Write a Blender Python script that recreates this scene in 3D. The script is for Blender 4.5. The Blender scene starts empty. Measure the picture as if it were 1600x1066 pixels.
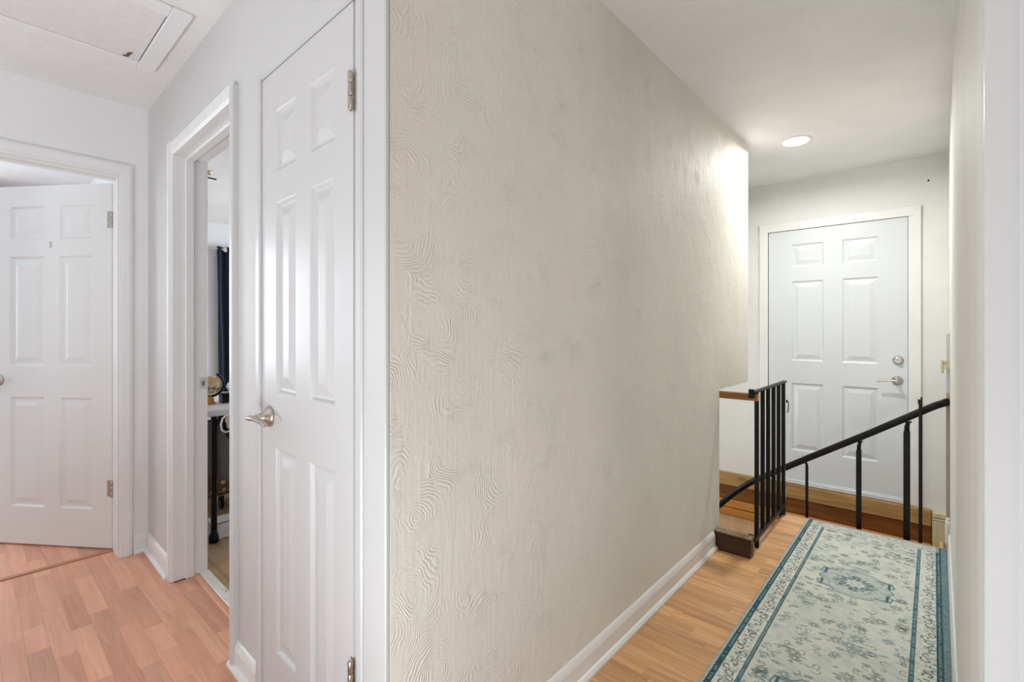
import bpy, math, random
import numpy as np
from mathutils import Vector, Matrix

random.seed(7)
S = bpy.context.scene
COL = S.collection
R = math.radians

# ---------------------------------------------------------------- camera
TH = math.atan2(659, 747.5)
cam_d = bpy.data.cameras.new('camera')
cam_d.sensor_fit = 'HORIZONTAL'; cam_d.sensor_width = 36
cam_d.lens = 747.5 / 1600 * 36
cam_d.shift_y = -17 / 1600
cam_d.clip_start = 0.02
cam = bpy.data.objects.new('camera', cam_d); COL.objects.link(cam)
cam.location = (0, 0, 1.22)
cam.rotation_euler = (R(90), 0, TH)
S.camera = cam

# ---------------------------------------------------------------- world, exposure, lights
S.view_settings.view_transform = 'Standard'
S.view_settings.look = 'None'
S.view_settings.gamma = 1
S.view_settings.use_curve_mapping = False
S.view_settings.exposure = 0.04
w = bpy.data.worlds.new('world'); S.world = w; w.use_nodes = True
w.node_tree.nodes['Background'].inputs[0].default_value = (0.8, 0.9, 1, 1)
w.node_tree.nodes['Background'].inputs[1].default_value = 0.3

def area(name, loc, rot, sx, sy, watts, color, spread=180):
    l = bpy.data.lights.new(name, 'AREA'); l.shape = 'RECTANGLE'; l.size = sx; l.size_y = sy
    l.energy = watts; l.color = color; l.spread = R(spread)
    o = bpy.data.objects.new(name, l); COL.objects.link(o); o.location = loc; o.rotation_euler = rot
    return o
# daylight from an assumed east window of the living room behind the camera, and unseen lights added as daylight in the two rooms on the left
area('assumed_east_window_light', (4.40, -0.75, 1.35), (R(90), 0, R(90)), 1.8, 1.6, 15, (0.84, 0.945, 1.0))
area('southeast_fill_light', (4.40, -2.40, 1.35), (R(90), 0, R(90)), 1.4, 1.7, 37, (0.97, 0.965, 0.96))  # added unseen fill for the end wall and the east-facing jambs
area('bedroom_fill_light', (-4.6, 3.52, 1.45), (R(-90), 0, 0), 1.8, 1.4, 54, (0.86, 0.94, 1.0))
area('side_room_fill_light', (-5.75, -0.9, 1.45), (R(90), 0, R(-90)), 1.4, 1.4, 43, (0.82, 0.92, 1.0))
# unseen fill lights added near the floor to brighten the ceilings and passage
area('ceiling_fill_light', (-1.7, -1.7, 0.35), (R(180), 0, 0), 0.8, 0.8, 47, (0.85, 0.945, 1.0))
area('passage_fill_light', (-0.42, -0.25, 0.40), (R(128), 0, 0), 0.5, 0.5, 13.5, (0.83, 0.935, 0.97))

def lamp(name, kind, loc, size, watts, color):
    l = bpy.data.lights.new(name, kind); l.energy = watts; l.color = color
    if kind == 'AREA': l.shape = 'DISK'; l.size = size; l.spread = R(172)
    else: l.shadow_soft_size = size
    o = bpy.data.objects.new(name, l); COL.objects.link(o); o.location = loc
lamp('downlight_lamp', 'AREA', (-0.665, 3.52, 2.421), 0.13, 18.5, (1.0, 1.0, 0.955))     # the LED in the passage ceiling
lamp('stair_fill_light', 'POINT', (-1.9, 3.35, 0.45), 0.1, 11, (0.92, 0.97, 1.0))               # unseen light added behind the plaster wall to brighten the stairwell wall and plywood

# ---------------------------------------------------------------- materials
def srgb(r, g, b):
    f = lambda v: (v/255/12.92) if v/255 <= 0.04045 else ((v/255+0.055)/1.055)**2.4
    return (f(r), f(g), f(b), 1)

class NT:
    def __init__(s, name):
        s.m = bpy.data.materials.new(name); s.m.use_nodes = True
        s.t = s.m.node_tree; s.b = s.t.nodes['Principled BSDF']
    def n(s, typ, ins=None, **kw):
        nd = s.t.nodes.new(typ)
        for k, v in kw.items(): setattr(nd, k, v)
        for k, v in (ins or {}).items():
            if hasattr(v, 'links') or isinstance(v, bpy.types.NodeSocket): s.t.links.new(v, nd.inputs[k])
            else: nd.inputs[k].default_value = v
        return nd
    def l(s, a, b): s.t.links.new(a, b)
    def math(s, op, a, b=None, c=None):
        ins = {0: a}
        if b is not None: ins[1] = b
        if c is not None: ins[2] = c
        return s.n('ShaderNodeMath', ins, operation=op).outputs[0]
    def coord(s, scale=(1, 1, 1), loc=(0, 0, 0)):
        tc = s.n('ShaderNodeTexCoord')
        return s.n('ShaderNodeMapping', {'Vector': tc.outputs['Object'], 'Scale': scale, 'Location': loc}).outputs[0]
    def noise(s, vec, scale, detail=3, rough=0.5, dist=0.0):
        return s.n('ShaderNodeTexNoise', {'Vector': vec, 'Scale': scale, 'Detail': detail, 'Roughness': rough, 'Distortion': dist})
    def ramp(s, fac, stops):
        r = s.n('ShaderNodeValToRGB', {'Fac': fac}); e = r.color_ramp.elements
        while len(e) < len(stops): e.new(0.5)
        for i, (p, c) in enumerate(stops): e[i].position = p; e[i].color = c
        return r.outputs[0]
    def mix(s, fac, a, b, mode='MIX'):
        nd = s.n('ShaderNodeMix', data_type='RGBA', blend_type=mode)
        for i, v in ((0, fac), (6, a), (7, b)):
            if isinstance(v, bpy.types.NodeSocket): s.l(v, nd.inputs[i])
            else: nd.inputs[i].default_value = v
        return nd.outputs[2]
    def bump(s, h, strength=0.5, dist=0.001):
        b = s.n('ShaderNodeBump', {'Height': h, 'Strength': strength, 'Distance': dist})
        s.l(b.outputs[0], s.b.inputs['Normal']); return b
    def set(s, color=None, rough=None, metal=None, spec=None):
        for k, v in (('Base Color', color), ('Roughness', rough), ('Metallic', metal), ('Specular IOR Level', spec)):
            if v is None: continue
            if isinstance(v, bpy.types.NodeSocket): s.l(v, s.b.inputs[k])
            else: s.b.inputs[k].default_value = v
        return s.m

def plain(name, col, rough=0.5, metal=0.0, vary=0.04, scale=14, bump=0.0, spec=0.5, streak=(1, 1, 1)):
    t = NT(name); v = t.coord(streak); nz = t.noise(v, scale, 4)
    d = tuple(c*(1-vary*2) for c in col[:3]) + (1,); e = tuple(min(1, c*(1+vary)) for c in col[:3]) + (1,)
    t.set(t.ramp(nz.outputs['Fac'], [(0.3, d), (0.7, e)]), rough, metal, spec)
    if bump: t.bump(nz.outputs['Fac'], bump, 0.001)
    return t.m

def swirl(name, col, squash, ring=0.011, cell=7.5, strength=0.55, dist=0.0016, vary=0.03):
    # hand-combed plaster: arcs around the centre of each stroke of the brush, plus lumps
    t = NT(name); v = t.coord(squash)
    wob = t.noise(v, 5.0, 3)
    vv = t.n('ShaderNodeMix', data_type='VECTOR'); vv.inputs[0].default_value = 0.13
    t.l(v, vv.inputs[4]); t.l(wob.outputs['Color'], vv.inputs[5])
    vo = t.n('ShaderNodeTexVoronoi', {'Vector': vv.outputs[1], 'Scale': cell, 'Randomness': 1.0})
    d = t.math('DIVIDE', vo.outputs['Distance'], cell)
    rings = t.math('SINE', t.math('MULTIPLY', d, 2*math.pi/ring))
    rings = t.math('ABSOLUTE', rings)
    m = t.n('ShaderNodeMapRange', {'Value': t.noise(v, 9.0, 3, 0.6).outputs['Fac'], 'From Min': 0.45, 'From Max': 0.66}).outputs[0]
    h = t.math('MULTIPLY', rings, m)
    streak = t.noise(t.n('ShaderNodeMapping', {'Vector': v, 'Scale': (60, 60, 5)}).outputs[0], 1.0, 3, 0.6, 0.6).outputs['Fac']
    fine = t.noise(v, 90, 3).outputs['Fac']; lump = t.noise(v, 14, 4, 0.6).outputs['Fac']
    h = t.math('ADD', h, t.math('MULTIPLY', fine, 0.45)); h = t.math('ADD', h, t.math('MULTIPLY', lump, 0.8))
    h = t.math('ADD', h, t.math('MULTIPLY', streak, 0.9))
    c1 = tuple(c*(1-vary) for c in col[:3]) + (1,); c2 = tuple(min(1, c*(1+vary)) for c in col[:3]) + (1,)
    t.set(t.ramp(t.noise(v, 2.2, 4).outputs['Fac'], [(0.35, c1), (0.65, c2)]), 0.62, 0, 0.3)
    t.bump(h, strength, dist)
    return t.m

def wood(name, c1, c2, axis='X', rough=0.45, scale=1.0, per_object=0.0, bump=0.15, knots=0.0, spec=0.4, hue=None):
    t = NT(name)
    sc = {'X': (1.6, 26, 26), 'Y': (26, 1.6, 26), 'Z': (26, 26, 1.6)}[axis]
    sc = tuple(a*scale for a in sc)
    tc = t.n('ShaderNodeTexCoord'); oi = t.n('ShaderNodeObjectInfo')
    sh = t.n('ShaderNodeCombineXYZ', {0: t.math('MULTIPLY', oi.outputs['Random'], 37.0), 1: t.math('MULTIPLY', oi.outputs['Random'], 91.0), 2: t.math('MULTIPLY', oi.outputs['Random'], 17.0)})
    av = t.n('ShaderNodeVectorMath', {0: tc.outputs['Object'], 1: sh.outputs[0]}, operation='ADD')
    v = t.n('ShaderNodeMapping', {'Vector': av.outputs[0], 'Scale': sc}).outputs[0]
    g = t.noise(v, 1.0, 5, 0.6, 1.2).outputs['Fac']
    g2 = t.noise(v, 4.0, 3, 0.6).outputs['Fac']
    f = t.math('ADD', t.math('MULTIPLY', g, 0.75), t.math('MULTIPLY', g2, 0.25))
    col = t.ramp(f, [(0.33, c1), (0.67, c2)])
    if knots:
        kv = t.n('ShaderNodeMapping', {'Vector': av.outputs[0], 'Scale': tuple(1.0 if a < 5*scale else 3.0 for a in sc)}).outputs[0]
        vo = t.n('ShaderNodeTexVoronoi', {'Vector': kv, 'Scale': 3.2, 'Randomness': 1.0})
        k = t.n('ShaderNodeMapRange', {'Value': vo.outputs['Distance'], 'From Min': 0.03, 'From Max': 0.2, 'To Min': knots, 'To Max': 0.0}).outputs[0]
        col = t.mix(k, col, tuple(c*0.25 for c in c1[:3]) + (1,))
    if per_object:
        k = t.n('ShaderNodeMapRange', {'Value': oi.outputs['Random'], 'To Min': 1-per_object, 'To Max': 1+per_object*0.75}).outputs[0]
        cc = t.n('ShaderNodeCombineColor', {0: k, 1: k, 2: k}).outputs[0]
        col = t.mix(1.0, col, cc, 'MULTIPLY')
        if hue:
            r2 = t.math('FRACT', t.math('MULTIPLY', oi.outputs['Random'], 23.7))
            col = t.mix(t.math('MULTIPLY', r2, 0.35), col, hue)
    t.set(col, rough, 0, spec)
    if bump: t.bump(g2, bump, 0.0006)
    return t.m

M = {}
M['wall_end'] = plain('white_wall_paint_lightened', (0.86, 0.86, 0.865, 1), 0.55, vary=0.012, scale=3, bump=0.05)  # same white as the hall walls, lightened to make up for weak light
M['wall'] = plain('smooth_white_paint', (0.66, 0.65, 0.65, 1), 0.55, vary=0.012, scale=3, bump=0.05)  # white wall colour darkened because the closet wall is strongly lit
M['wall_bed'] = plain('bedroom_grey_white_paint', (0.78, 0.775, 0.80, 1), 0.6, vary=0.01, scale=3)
M['swirl'] = swirl('combed_plaster', (0.785, 0.75, 0.68, 1), (0, 1, 1), ring=0.015, cell=6.5, strength=0.55, dist=0.0036)
M['swirl_r'] = swirl('streaky_plaster', (0.80, 0.785, 0.745, 1), (0, 3.0, 0.35), strength=0.6)
M['swirl_x'] = swirl('far_wall_plaster', (0.80, 0.80, 0.765, 1), (1, 0, 1), strength=0.4)
M['ceil'] = swirl('ceiling_plaster', (0.86, 0.85, 0.84, 1), (1, 1, 0), strength=0.5, dist=0.002)
M['trim'] = plain('white_trim_paint', (0.645, 0.635, 0.64, 1), 0.32, vary=0.01, scale=4)  # trim white darkened against the strong light around the closet door
M['jamb'] = plain('white_trim_paint_lightened', (0.87, 0.865, 0.87, 1), 0.35, vary=0.01, scale=4)  # the trim white again, lightened for jambs and casings that get little light
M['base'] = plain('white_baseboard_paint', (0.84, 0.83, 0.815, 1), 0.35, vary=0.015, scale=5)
def door_paint(name, col):
    t = NT(name); v = t.coord((40, 40, 2.2)); g = t.noise(v, 1.0, 4, 0.6, 0.8).outputs['Fac']
    t.set(col, 0.3, 0, 0.5); t.bump(g, 0.12, 0.0006); return t.m
M['door'] = door_paint('white_moulded_door_paint', (0.645, 0.635, 0.64, 1))  # closet door white darkened against the strong light falling on it
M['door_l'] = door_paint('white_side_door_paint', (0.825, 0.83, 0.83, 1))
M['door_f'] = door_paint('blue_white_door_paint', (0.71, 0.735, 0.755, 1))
M['nickel'] = plain('brushed_nickel', (0.56, 0.52, 0.47, 1), 0.33, 1.0, vary=0.06, scale=60)
M['brass'] = plain('pale_brass', (0.62, 0.53, 0.34, 1), 0.4, 0.6, vary=0.12, scale=90)
M['black'] = plain('black_painted_iron', (0.008, 0.006, 0.006, 1), 0.45, 0.0, vary=0.3, scale=40, bump=0.2, spec=0.25)
M['dark'] = plain('dark_gap', (0.02, 0.018, 0.016, 1), 0.8)
M['rose'] = wood('laminate_rose_tint', srgb(218, 158, 130), srgb(244, 186, 156), 'X', 0.42, per_object=0.2, hue=srgb(226, 146, 118), bump=0.06)  # hall copy of the laminate, tinted rosier for the light there
M['oak'] = wood('laminate_oak_tint', srgb(196, 140, 92), srgb(242, 194, 142), 'X', 0.36, per_object=0.21, hue=srgb(212, 156, 104), bump=0.08)  # passage copy of the same laminate, tinted yellower for its light
M['subfloor'] = wood('subfloor_laminate', srgb(176, 120, 90), srgb(205, 150, 116), 'X', 0.45)
M['bedfloor'] = wood('bedroom_laminate', srgb(170, 132, 96), srgb(214, 186, 150), 'X', 0.3)
M['strip'] = wood('transition_strip_wood', srgb(192, 134, 102), srgb(206, 150, 118), 'Y', 0.45)
M['beam'] = wood('raw_pine_beam', srgb(150, 112, 62), srgb(196, 160, 104), 'X', 0.6, knots=0.75)
M['brown'] = wood('dark_brown_wood', srgb(98, 58, 22), srgb(146, 92, 40), 'X', 0.5, knots=0.6)
M['orange'] = wood('orange_pine_board', srgb(186, 120, 52), srgb(216, 150, 78), 'X', 0.45, knots=0.5)
M['ply'] = wood('pale_plywood', srgb(222, 184, 142), srgb(236, 202, 162), 'Z', 0.5, scale=0.6)
M['raw'] = wood('pale_raw_wood', srgb(206, 194, 156), srgb(226, 216, 184), 'Z', 0.6)
M['stud'] = wood('weathered_stud', srgb(170, 158, 128), srgb(206, 200, 180), 'Z', 0.7, knots=0.5)
M['arm'] = wood('varnished_pine_arm', srgb(132, 84, 30), srgb(168, 116, 54), 'X', 0.4)
M['arm_end'] = wood('pale_end_grain', srgb(190, 152, 92), srgb(208, 172, 112), 'Z', 0.6)
M['walnut'] = wood('dark_walnut_stain', srgb(46, 26, 10), srgb(74, 46, 20), 'X', 0.4)
M['walnut_top'] = plain('worn_wood_edge', srgb(140, 120, 92), 0.6, vary=0.2, scale=60)
M['tread'] = wood('stair_tread_wood', srgb(170, 120, 78), srgb(204, 156, 110), 'Y', 0.4)
M['hatch'] = plain('hatch_panel_paint', (0.82, 0.80, 0.795, 1), 0.6, vary=0.02, scale=40, bump=0.35)
M['peel'] = plain('peeled_paint_brown', srgb(120, 88, 60), 0.8, vary=0.3, scale=80)
M['navy'] = plain('navy_curtain_fabric', (0.006, 0.010, 0.035, 1), 0.75, vary=0.2, scale=30)
M['white'] = plain('white_plastic', (0.82, 0.81, 0.81, 1), 0.35, vary=0.01)
M['greyfab'] = plain('grey_felt', srgb(104, 97, 97), 0.9, vary=0.08, scale=120, bump=0.3)
M['blackfab'] = plain('black_lining', (0.012, 0.011, 0.011, 1), 0.9)
M['gold'] = plain('antique_gold', srgb(176, 140, 88), 0.35, 0.6, vary=0.1)
M['glow'] = None
t = NT('led_diffuser'); t.set((1, 1, 1, 1), 0.5); t.b.inputs['Emission Color'].default_value = (1, 0.985, 0.93, 1); t.b.inputs['Emission Strength'].default_value = 9; M['glow'] = t.m

# ---------------------------------------------------------------- mesh building
class MB:
    def __init__(s): s.v = []; s.f = []; s.sm = []
    def add(s, vs, fs, smooth=False):
        b = len(s.v); s.v += [tuple(v) for v in vs]
        for f in fs: s.f.append(tuple(b+i for i in f)); s.sm.append(smooth)
        return s
    def box(s, x0, x1, y0, y1, z0, z1):
        x0, x1 = sorted((x0, x1)); y0, y1 = sorted((y0, y1)); z0, z1 = sorted((z0, z1))
        vs = [(x, y, z) for z in (z0, z1) for y in (y0, y1) for x in (x0, x1)]
        return s.add(vs, [(0, 2, 3, 1), (4, 5, 7, 6), (0, 1, 5, 4), (2, 6, 7, 3), (0, 4, 6, 2), (1, 3, 7, 5)])
    def bbox(s, x0, x1, y0, y1, z0, z1, b=0.004):      # box with chamfered vertical and horizontal edges
        c = ((x0+x1)/2, (y0+y1)/2, (z0+z1)/2); h = (abs(x1-x0)/2, abs(y1-y0)/2, abs(z1-z0)/2)
        b = min(b, *(0.45*k for k in h)); vs = []; idx = {}
        for sx in (-1, 1):
            for sy in (-1, 1):
                for sz in (-1, 1):
                    for ax in range(3):
                        p = [c[i] + (sx, sy, sz)[i]*(h[i] if i == ax else h[i]-b) for i in range(3)]
                        idx[(sx, sy, sz, ax)] = len(vs); vs.append(p)
        fs = []
        for ax in range(3):
            o = [i for i in range(3) if i != ax]
            for sg in (-1, 1):
                q = []
                for (a, d) in ((-1, -1), (1, -1), (1, 1), (-1, 1)):
                    k = [0, 0, 0]; k[ax] = sg; k[o[0]] = a; k[o[1]] = d; q.append(idx[(k[0], k[1], k[2], ax)])
                fs.append(q)
            for a in (-1, 1):
                for d in (-1, 1):
                    k0 = [0, 0, 0]; k1 = [0, 0, 0]; k0[ax] = -1; k1[ax] = 1
                    for k in (k0, k1): k[o[0]] = a; k[o[1]] = d
                    fs.append([idx[(*k0, o[0])], idx[(*k1, o[0])], idx[(*k1, o[1])], idx[(*k0, o[1])]])
        for sx in (-1, 1):
            for sy in (-1, 1):
                for sz in (-1, 1): fs.append([idx[(sx, sy, sz, a)] for a in range(3)])
        return s.add(vs, fs)
    def tube(s, pts, r, n=12, cap=True, smooth=True, sq=None):
        pts = [Vector(p) for p in pts]; rs = r if isinstance(r, (list, tuple)) else [r]*len(pts)
        rings = []; prev = None
        for i, p in enumerate(pts):
            d = (pts[min(i+1, len(pts)-1)] - pts[max(i-1, 0)]).normalized()
            up = prev if prev is not None else (Vector((0, 0, 1)) if abs(d.z) < 0.95 else Vector((1, 0, 0)))
            a = d.cross(up).normalized() if d.cross(up).length > 1e-5 else d.orthogonal().normalized()
            b = a.cross(d).normalized(); prev = b
            ring = []
            for k in range(n):
                an = 2*math.pi*k/n + (math.pi/4 if n == 4 else 0)
                rr = rs[i]*(math.sqrt(2) if n == 4 else 1)
                ka, kb = (sq if sq else (1, 1))
                ring.append(p + a*math.cos(an)*rr*ka + b*math.sin(an)*rr*kb)
            rings.append(ring)
        vs = [v for rg in rings for v in rg]; fs = []
        for i in range(len(rings)-1):
            for k in range(n):
                fs.append((i*n+k, i*n+(k+1) % n, (i+1)*n+(k+1) % n, (i+1)*n+k))
        s.add(vs, fs, smooth and n > 4)
        if cap:
            base = len(s.v) - len(vs)
            s.f.append(tuple(base+k for k in range(n))[::-1]); s.sm.append(False)
            s.f.append(tuple(base+(len(rings)-1)*n+k for k in range(n))); s.sm.append(False)
        return s
    def lathe(s, c, axis, prof, n=24, smooth=True):      # prof: (radius, distance along axis)
        ax = Vector(axis).normalized(); a = ax.orthogonal().normalized(); b = ax.cross(a); c = Vector(c)
        vs = []; fs = []
        for r, d in prof:
            for k in range(n):
                an = 2*math.pi*k/n; vs.append(c + ax*d + a*math.cos(an)*r + b*math.sin(an)*r)
        for i in range(len(prof)-1):
            for k in range(n): fs.append((i*n+k, i*n+(k+1) % n, (i+1)*n+(k+1) % n, (i+1)*n+k))
        s.add(vs, fs, smooth); base = len(s.v)-len(vs)
        s.f.append(tuple(base+k for k in range(n))); s.sm.append(False)
        s.f.append(tuple(base+(len(prof)-1)*n+k for k in range(n))[::-1]); s.sm.append(False)
        return s
    def prism(s, prof, p0, p1, ax_u, ax_v, smooth=False): # profile (u, v) swept from p0 to p1
        p0, p1, U, V = Vector(p0), Vector(p1), Vector(ax_u), Vector(ax_v); n = len(prof)
        vs = [p0+U*u+V*v for u, v in prof] + [p1+U*u+V*v for u, v in prof]
        fs = [(i, (i+1) % n, n+(i+1) % n, n+i) for i in range(n)] + [tuple(range(n))[::-1], tuple(range(n, 2*n))]
        return s.add(vs, fs, smooth)
    def map(s, fn): s.v = [fn(*v) for v in s.v]; return s

def link(name, me, mat, parent=None, loc=(0, 0, 0)):
    o = bpy.data.objects.new(name, me); COL.objects.link(o)
    if mat is not None and not me.materials: me.materials.append(mat)
    if parent is not None: o.parent = parent
    o.location = loc
    return o

def wloc(o):
    v = Vector((0, 0, 0))
    while o is not None: v += Vector(o.location); o = o.parent
    return v

def obj(name, mb, mat, parent=None, base=None, local=False):
    # vertices are in room coordinates unless local; they are moved to the parent's (or the own) origin
    off = Vector((0, 0, 0))
    if not local:
        if parent is not None: off = wloc(parent)
        elif base is not None: off = Vector(base)
    me = bpy.data.meshes.new(name)
    me.from_pydata([tuple(Vector(v)-off) for v in mb.v], [], mb.f)
    me.polygons.foreach_set('use_smooth', mb.sm)
    import bmesh
    bm = bmesh.new(); bm.from_mesh(me); bmesh.ops.recalc_face_normals(bm, faces=bm.faces); bm.to_mesh(me); bm.free()
    o = link(name, me, mat, parent)
    if parent is None and base is not None and not local: o.location = base
    return o

def tag(o, label, cat, group=None, kind=None):
    o['label'] = label; o['category'] = cat
    if group: o['group'] = group
    if kind: o['kind'] = kind
    return o

def struct(name, mb, mat, label=None, cat=None, base=None):
    o = obj(name, mb, mat, base=base); o['kind'] = 'structure'
    if label: o['label'] = label; o['category'] = cat
    return o

def thing(name, label, cat, loc=(0, 0, 0), rotz=0, group=None, kind=None):
    o = bpy.data.objects.new(name, None); COL.objects.link(o); o.location = loc; o.rotation_euler = (0, 0, rotz)
    o.empty_display_size = 0.1
    return tag(o, label, cat, group, kind)

# the closet wall runs a touch out of square with the hall: u along x, v away from the hall
CW = lambda u, v, z: (u, 0.632 + 0.0115*(-1.0-u) + v, z)
H = 2.44

# ================================================================= THE SETTING
# ---- floor: sub-floor slab, planks as pieces
fl = MB()
fl.box(-3.28, 4.5, -3.5, 0.72, -0.20, -0.003)
fl.box(-6.3, -3.28, -1.7, 0.70, -0.20, -0.003)
fl.box(-0.94, 4.5, 0.72, 2.86, -0.20, -0.003)
fl.box(-0.75, 0.08, 2.86, 3.588, -0.20, -0.003)
floor = struct('floor', fl, M['subfloor'], 'wood laminate floor of short staggered strips through the hall and passage', 'floor')

def planks(x0, x1, y0, y1, mat, pitch=0.0655, lens=(0.22, 0.30, 0.37, 0.44), skip=None, clip=None):
    y = y0; row = 0
    while y < y1-0.004:
        ye = min(y+pitch, y1); x = x0 - random.choice((0.05, 0.12, 0.2, 0.3))
        while x < x1:
            xe = x + random.choice(lens); a, b = max(x, x0), min(xe, x1)
            if clip: a, b = max(a, clip(y)), b
            if b-a > 0.01 and not (skip and skip(a, b, y, ye)):
                mb = MB().bbox(a+0.00012, b-0.00012, y+0.00012, ye-0.00012, -0.003, 0.0, 0.0004)
                obj('plank', mb, mat, floor)
            x = xe
        y = ye; row += 1
planks(-3.393, -1.66, -0.12, 0.655, M['rose'])
planks(-2.745, -1.91, 0.656, 0.735, M['rose'])
planks(-4.05, -3.42, 0.07, 0.60, M['rose'])
planks(-0.915, 0.062, 1.25, 2.86, M['oak'], skip=lambda a, b, y, ye: a > -0.56)
planks(-0.75, 0.062, 2.86, 3.588, M['oak'], skip=lambda a, b, y, ye: a > -0.56 and ye < 3.50)
# landing edge: nosing strips at the two open sides of the passage floor
struct('trim_1', MB().bbox(-0.752, -0.738, 2.87, 3.60, -0.045, 0.0005, 0.003), M['strip'], 'thin wooden edge strip along the open side of the landing under the railing', 'trim')
struct('trim_2', MB().bbox(-0.752, 0.065, 3.588, 3.601, -0.045, 0.0005, 0.003), M['strip'], 'thin wooden edge strip at the end of the landing beyond the runner', 'trim')

# ---- walls
cw = MB()
def cwbox(u0, u1, v0, v1, z0, z1): cw.add(*(lambda m: (m.v, m.f))(MB().box(u0, u1, v0, v1, z0, z1).map(CW)))
BX0, BX1 = -2.755, -1.905          # bedroom doorway
CX0, CX1 = -1.648, -1.068          # closet doorway
cwbox(-3.40, BX0-0.021, 0, 0.13, 0, H)
cwbox(BX0-0.021, BX1+0.023, 0, 0.13, 2.087, H)
cwbox(BX1+0.023, CX0, 0, 0.13, 0, H)
cwbox(CX0, CX1, 0, 0.13, 2.035, H)
cwbox(CX1, -0.93, 0, 0.13, 0, H)
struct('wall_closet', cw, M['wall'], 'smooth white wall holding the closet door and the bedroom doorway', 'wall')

tw = MB()
tw.box(-1.045, -0.9245, 0.632, 2.85, 0, H)
tw.box(-1.045, -0.9245, 2.85, 3.415, 0.878, H)
struct('wall_passage', tw, M['swirl'], 'cream wall of combed swirl plaster along the passage, cut away low by the stairs', 'wall')

RWX = lambda x, y, z: (x+0.051+0.0062*(y-0.885), y, z)
rw = MB().box(0, 0.12, 0.885, 3.62, 0, H).map(RWX)
struct('wall_right', rw, M['swirl_r'], 'cream streaky plaster wall at the right of the passage', 'wall')
struct('wall_stair_side', MB().box(0.074, 0.20, 3.66, 4.45, -1.4, H), M['swirl_r'], 'narrow plaster wall beside the stairwell, right of the white entry door', 'wall')

fw = MB(); DX0, DX1 = -1.052, -0.130
fw.box(-2.6, DX0, 4.45, 4.58, -1.4, H); fw.box(DX1, 0.20, 4.45, 4.58, -1.4, H)
fw.box(DX0, DX1, 4.45, 4.58, 2.045, H); fw.box(DX0, DX1, 4.45, 4.58, -1.4, -0.004)
struct('wall_far', fw, M['swirl_x'], 'pale cream end wall around the white entry door above the stairwell', 'wall')
sw = MB()
sw.box(-2.72, -2.6, 2.66, 4.58, -1.4, H); sw.box(-2.6, -1.045, 2.66, 2.78, -1.4, H)
struct('wall_stairwell', sw, M['swirl_x'], 'plain wall closing the stairwell behind the swirl plaster wall', 'wall')

lw = MB(); LY0, LY1 = -0.26, 0.530
lw.box(-3.40, -3.28, LY1, 0.66, 0, H); lw.box(-3.40, -3.28, LY0, LY1, 2.055, H); lw.box(-3.40, -3.28, -3.5, LY0, 0, H)
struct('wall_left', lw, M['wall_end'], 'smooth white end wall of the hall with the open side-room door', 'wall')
bw = MB()
bw.box(-3.40, 4.5, -3.62, -3.5, 0, H); bw.box(4.5, 4.62, -3.62, 3.0, 0, H); bw.box(0.17, 4.5, 2.86, 3.0, 0, H)
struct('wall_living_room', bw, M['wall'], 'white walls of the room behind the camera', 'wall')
br = MB()
br.box(-6.26, -6.14, 0.66, 3.7, 0, H); br.box(-6.14, -2.3, 3.6, 3.72, 0, H); br.box(-2.3, -2.18, 1.6, 3.72, 0, H)
br.box(-6.26, -3.40, 0.66, 0.78, 0, H); br.box(-2.3, -1.045, 1.6, 1.72, 0, H); 
struct('wall_bedroom', br, M['wall_bed'], 'pale grey-white bedroom walls seen through the narrow doorway', 'wall')
sr = MB()
sr.box(-6.0, -5.88, -1.8, 0.66, 0, H); sr.box(-6.0, -3.4, -1.8, -1.68, 0, H)
struct('wall_side_room', sr, M['wall'], 'white walls of the room behind the half-open left door', 'wall')
bf = MB(); bf.box(-6.26, -2.24, 0.78, 3.72, -0.2, -0.002); bf.box(-2.24, -1.05, 0.785, 1.66, -0.2, -0.002); bf.box(BX0-0.02, BX1+0.02, 0.715, 0.785, -0.2, -0.003)
struct('floor_bedroom', bf, M['bedfloor'], 'tan wood floor of the bedroom beyond the doorway', 'floor')

ce = MB(); ce.box(-6.3, 4.6, -3.62, 4.6, H, H+0.1)
struct('ceiling', ce, M['ceil'], 'off-white textured plaster ceiling over hall and passage', 'ceiling')

# ---- baseboards (profile: out, up)
BP = [(0, 0), (0.026, 0), (0.027, 0.010), (0.020, 0.020), (0.0135, 0.022), (0.0135, 0.074), (0.010, 0.086), (0.006, 0.094), (0.0, 0.100)]
b = MB().prism(BP, (-0.9245, 0.66, 0), (-0.9245, 2.745, 0), (1, 0, 0), (0, 0, 1))
struct('baseboard_passage', b, M['base'], 'white baseboard with shoe moulding along the swirl plaster wall', 'baseboard')
BR = [(0, 0), (0.012, 0), (0.012, 0.06), (0.006, 0.085), (0, 0.09)]
b = MB().prism(BR, (0, 0.90, 0), (0, 3.585, 0), (-1, 0, 0), (0, 0, 1)).map(RWX)
struct('baseboard_right', b, M['base'], 'thin white baseboard at the right edge of the runner', 'baseboard')
b = MB().prism(BP, (-3.28, 0.59, 0), (-3.28, 0.655, 0), (1, 0, 0), (0, 0, 1))
struct('baseboard_left', b, M['base'], 'short white baseboard piece beside the left door casing', 'baseboard')
def cw_base(name, u0, u1, label):
    m = MB().prism(BP, (u0, 0, 0), (u1, 0, 0), (0, -1, 0), (0, 0, 1)).map(CW)
    return struct(name, m, M['base'], label, 'baseboard')
cw_base('baseboard_corner', -3.262, -2.805, 'white baseboard in the hall corner left of the bedroom doorway')
cw_base('baseboard_middle', -1.925, -1.69, 'short white baseboard between bedroom doorway and closet door')

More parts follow.
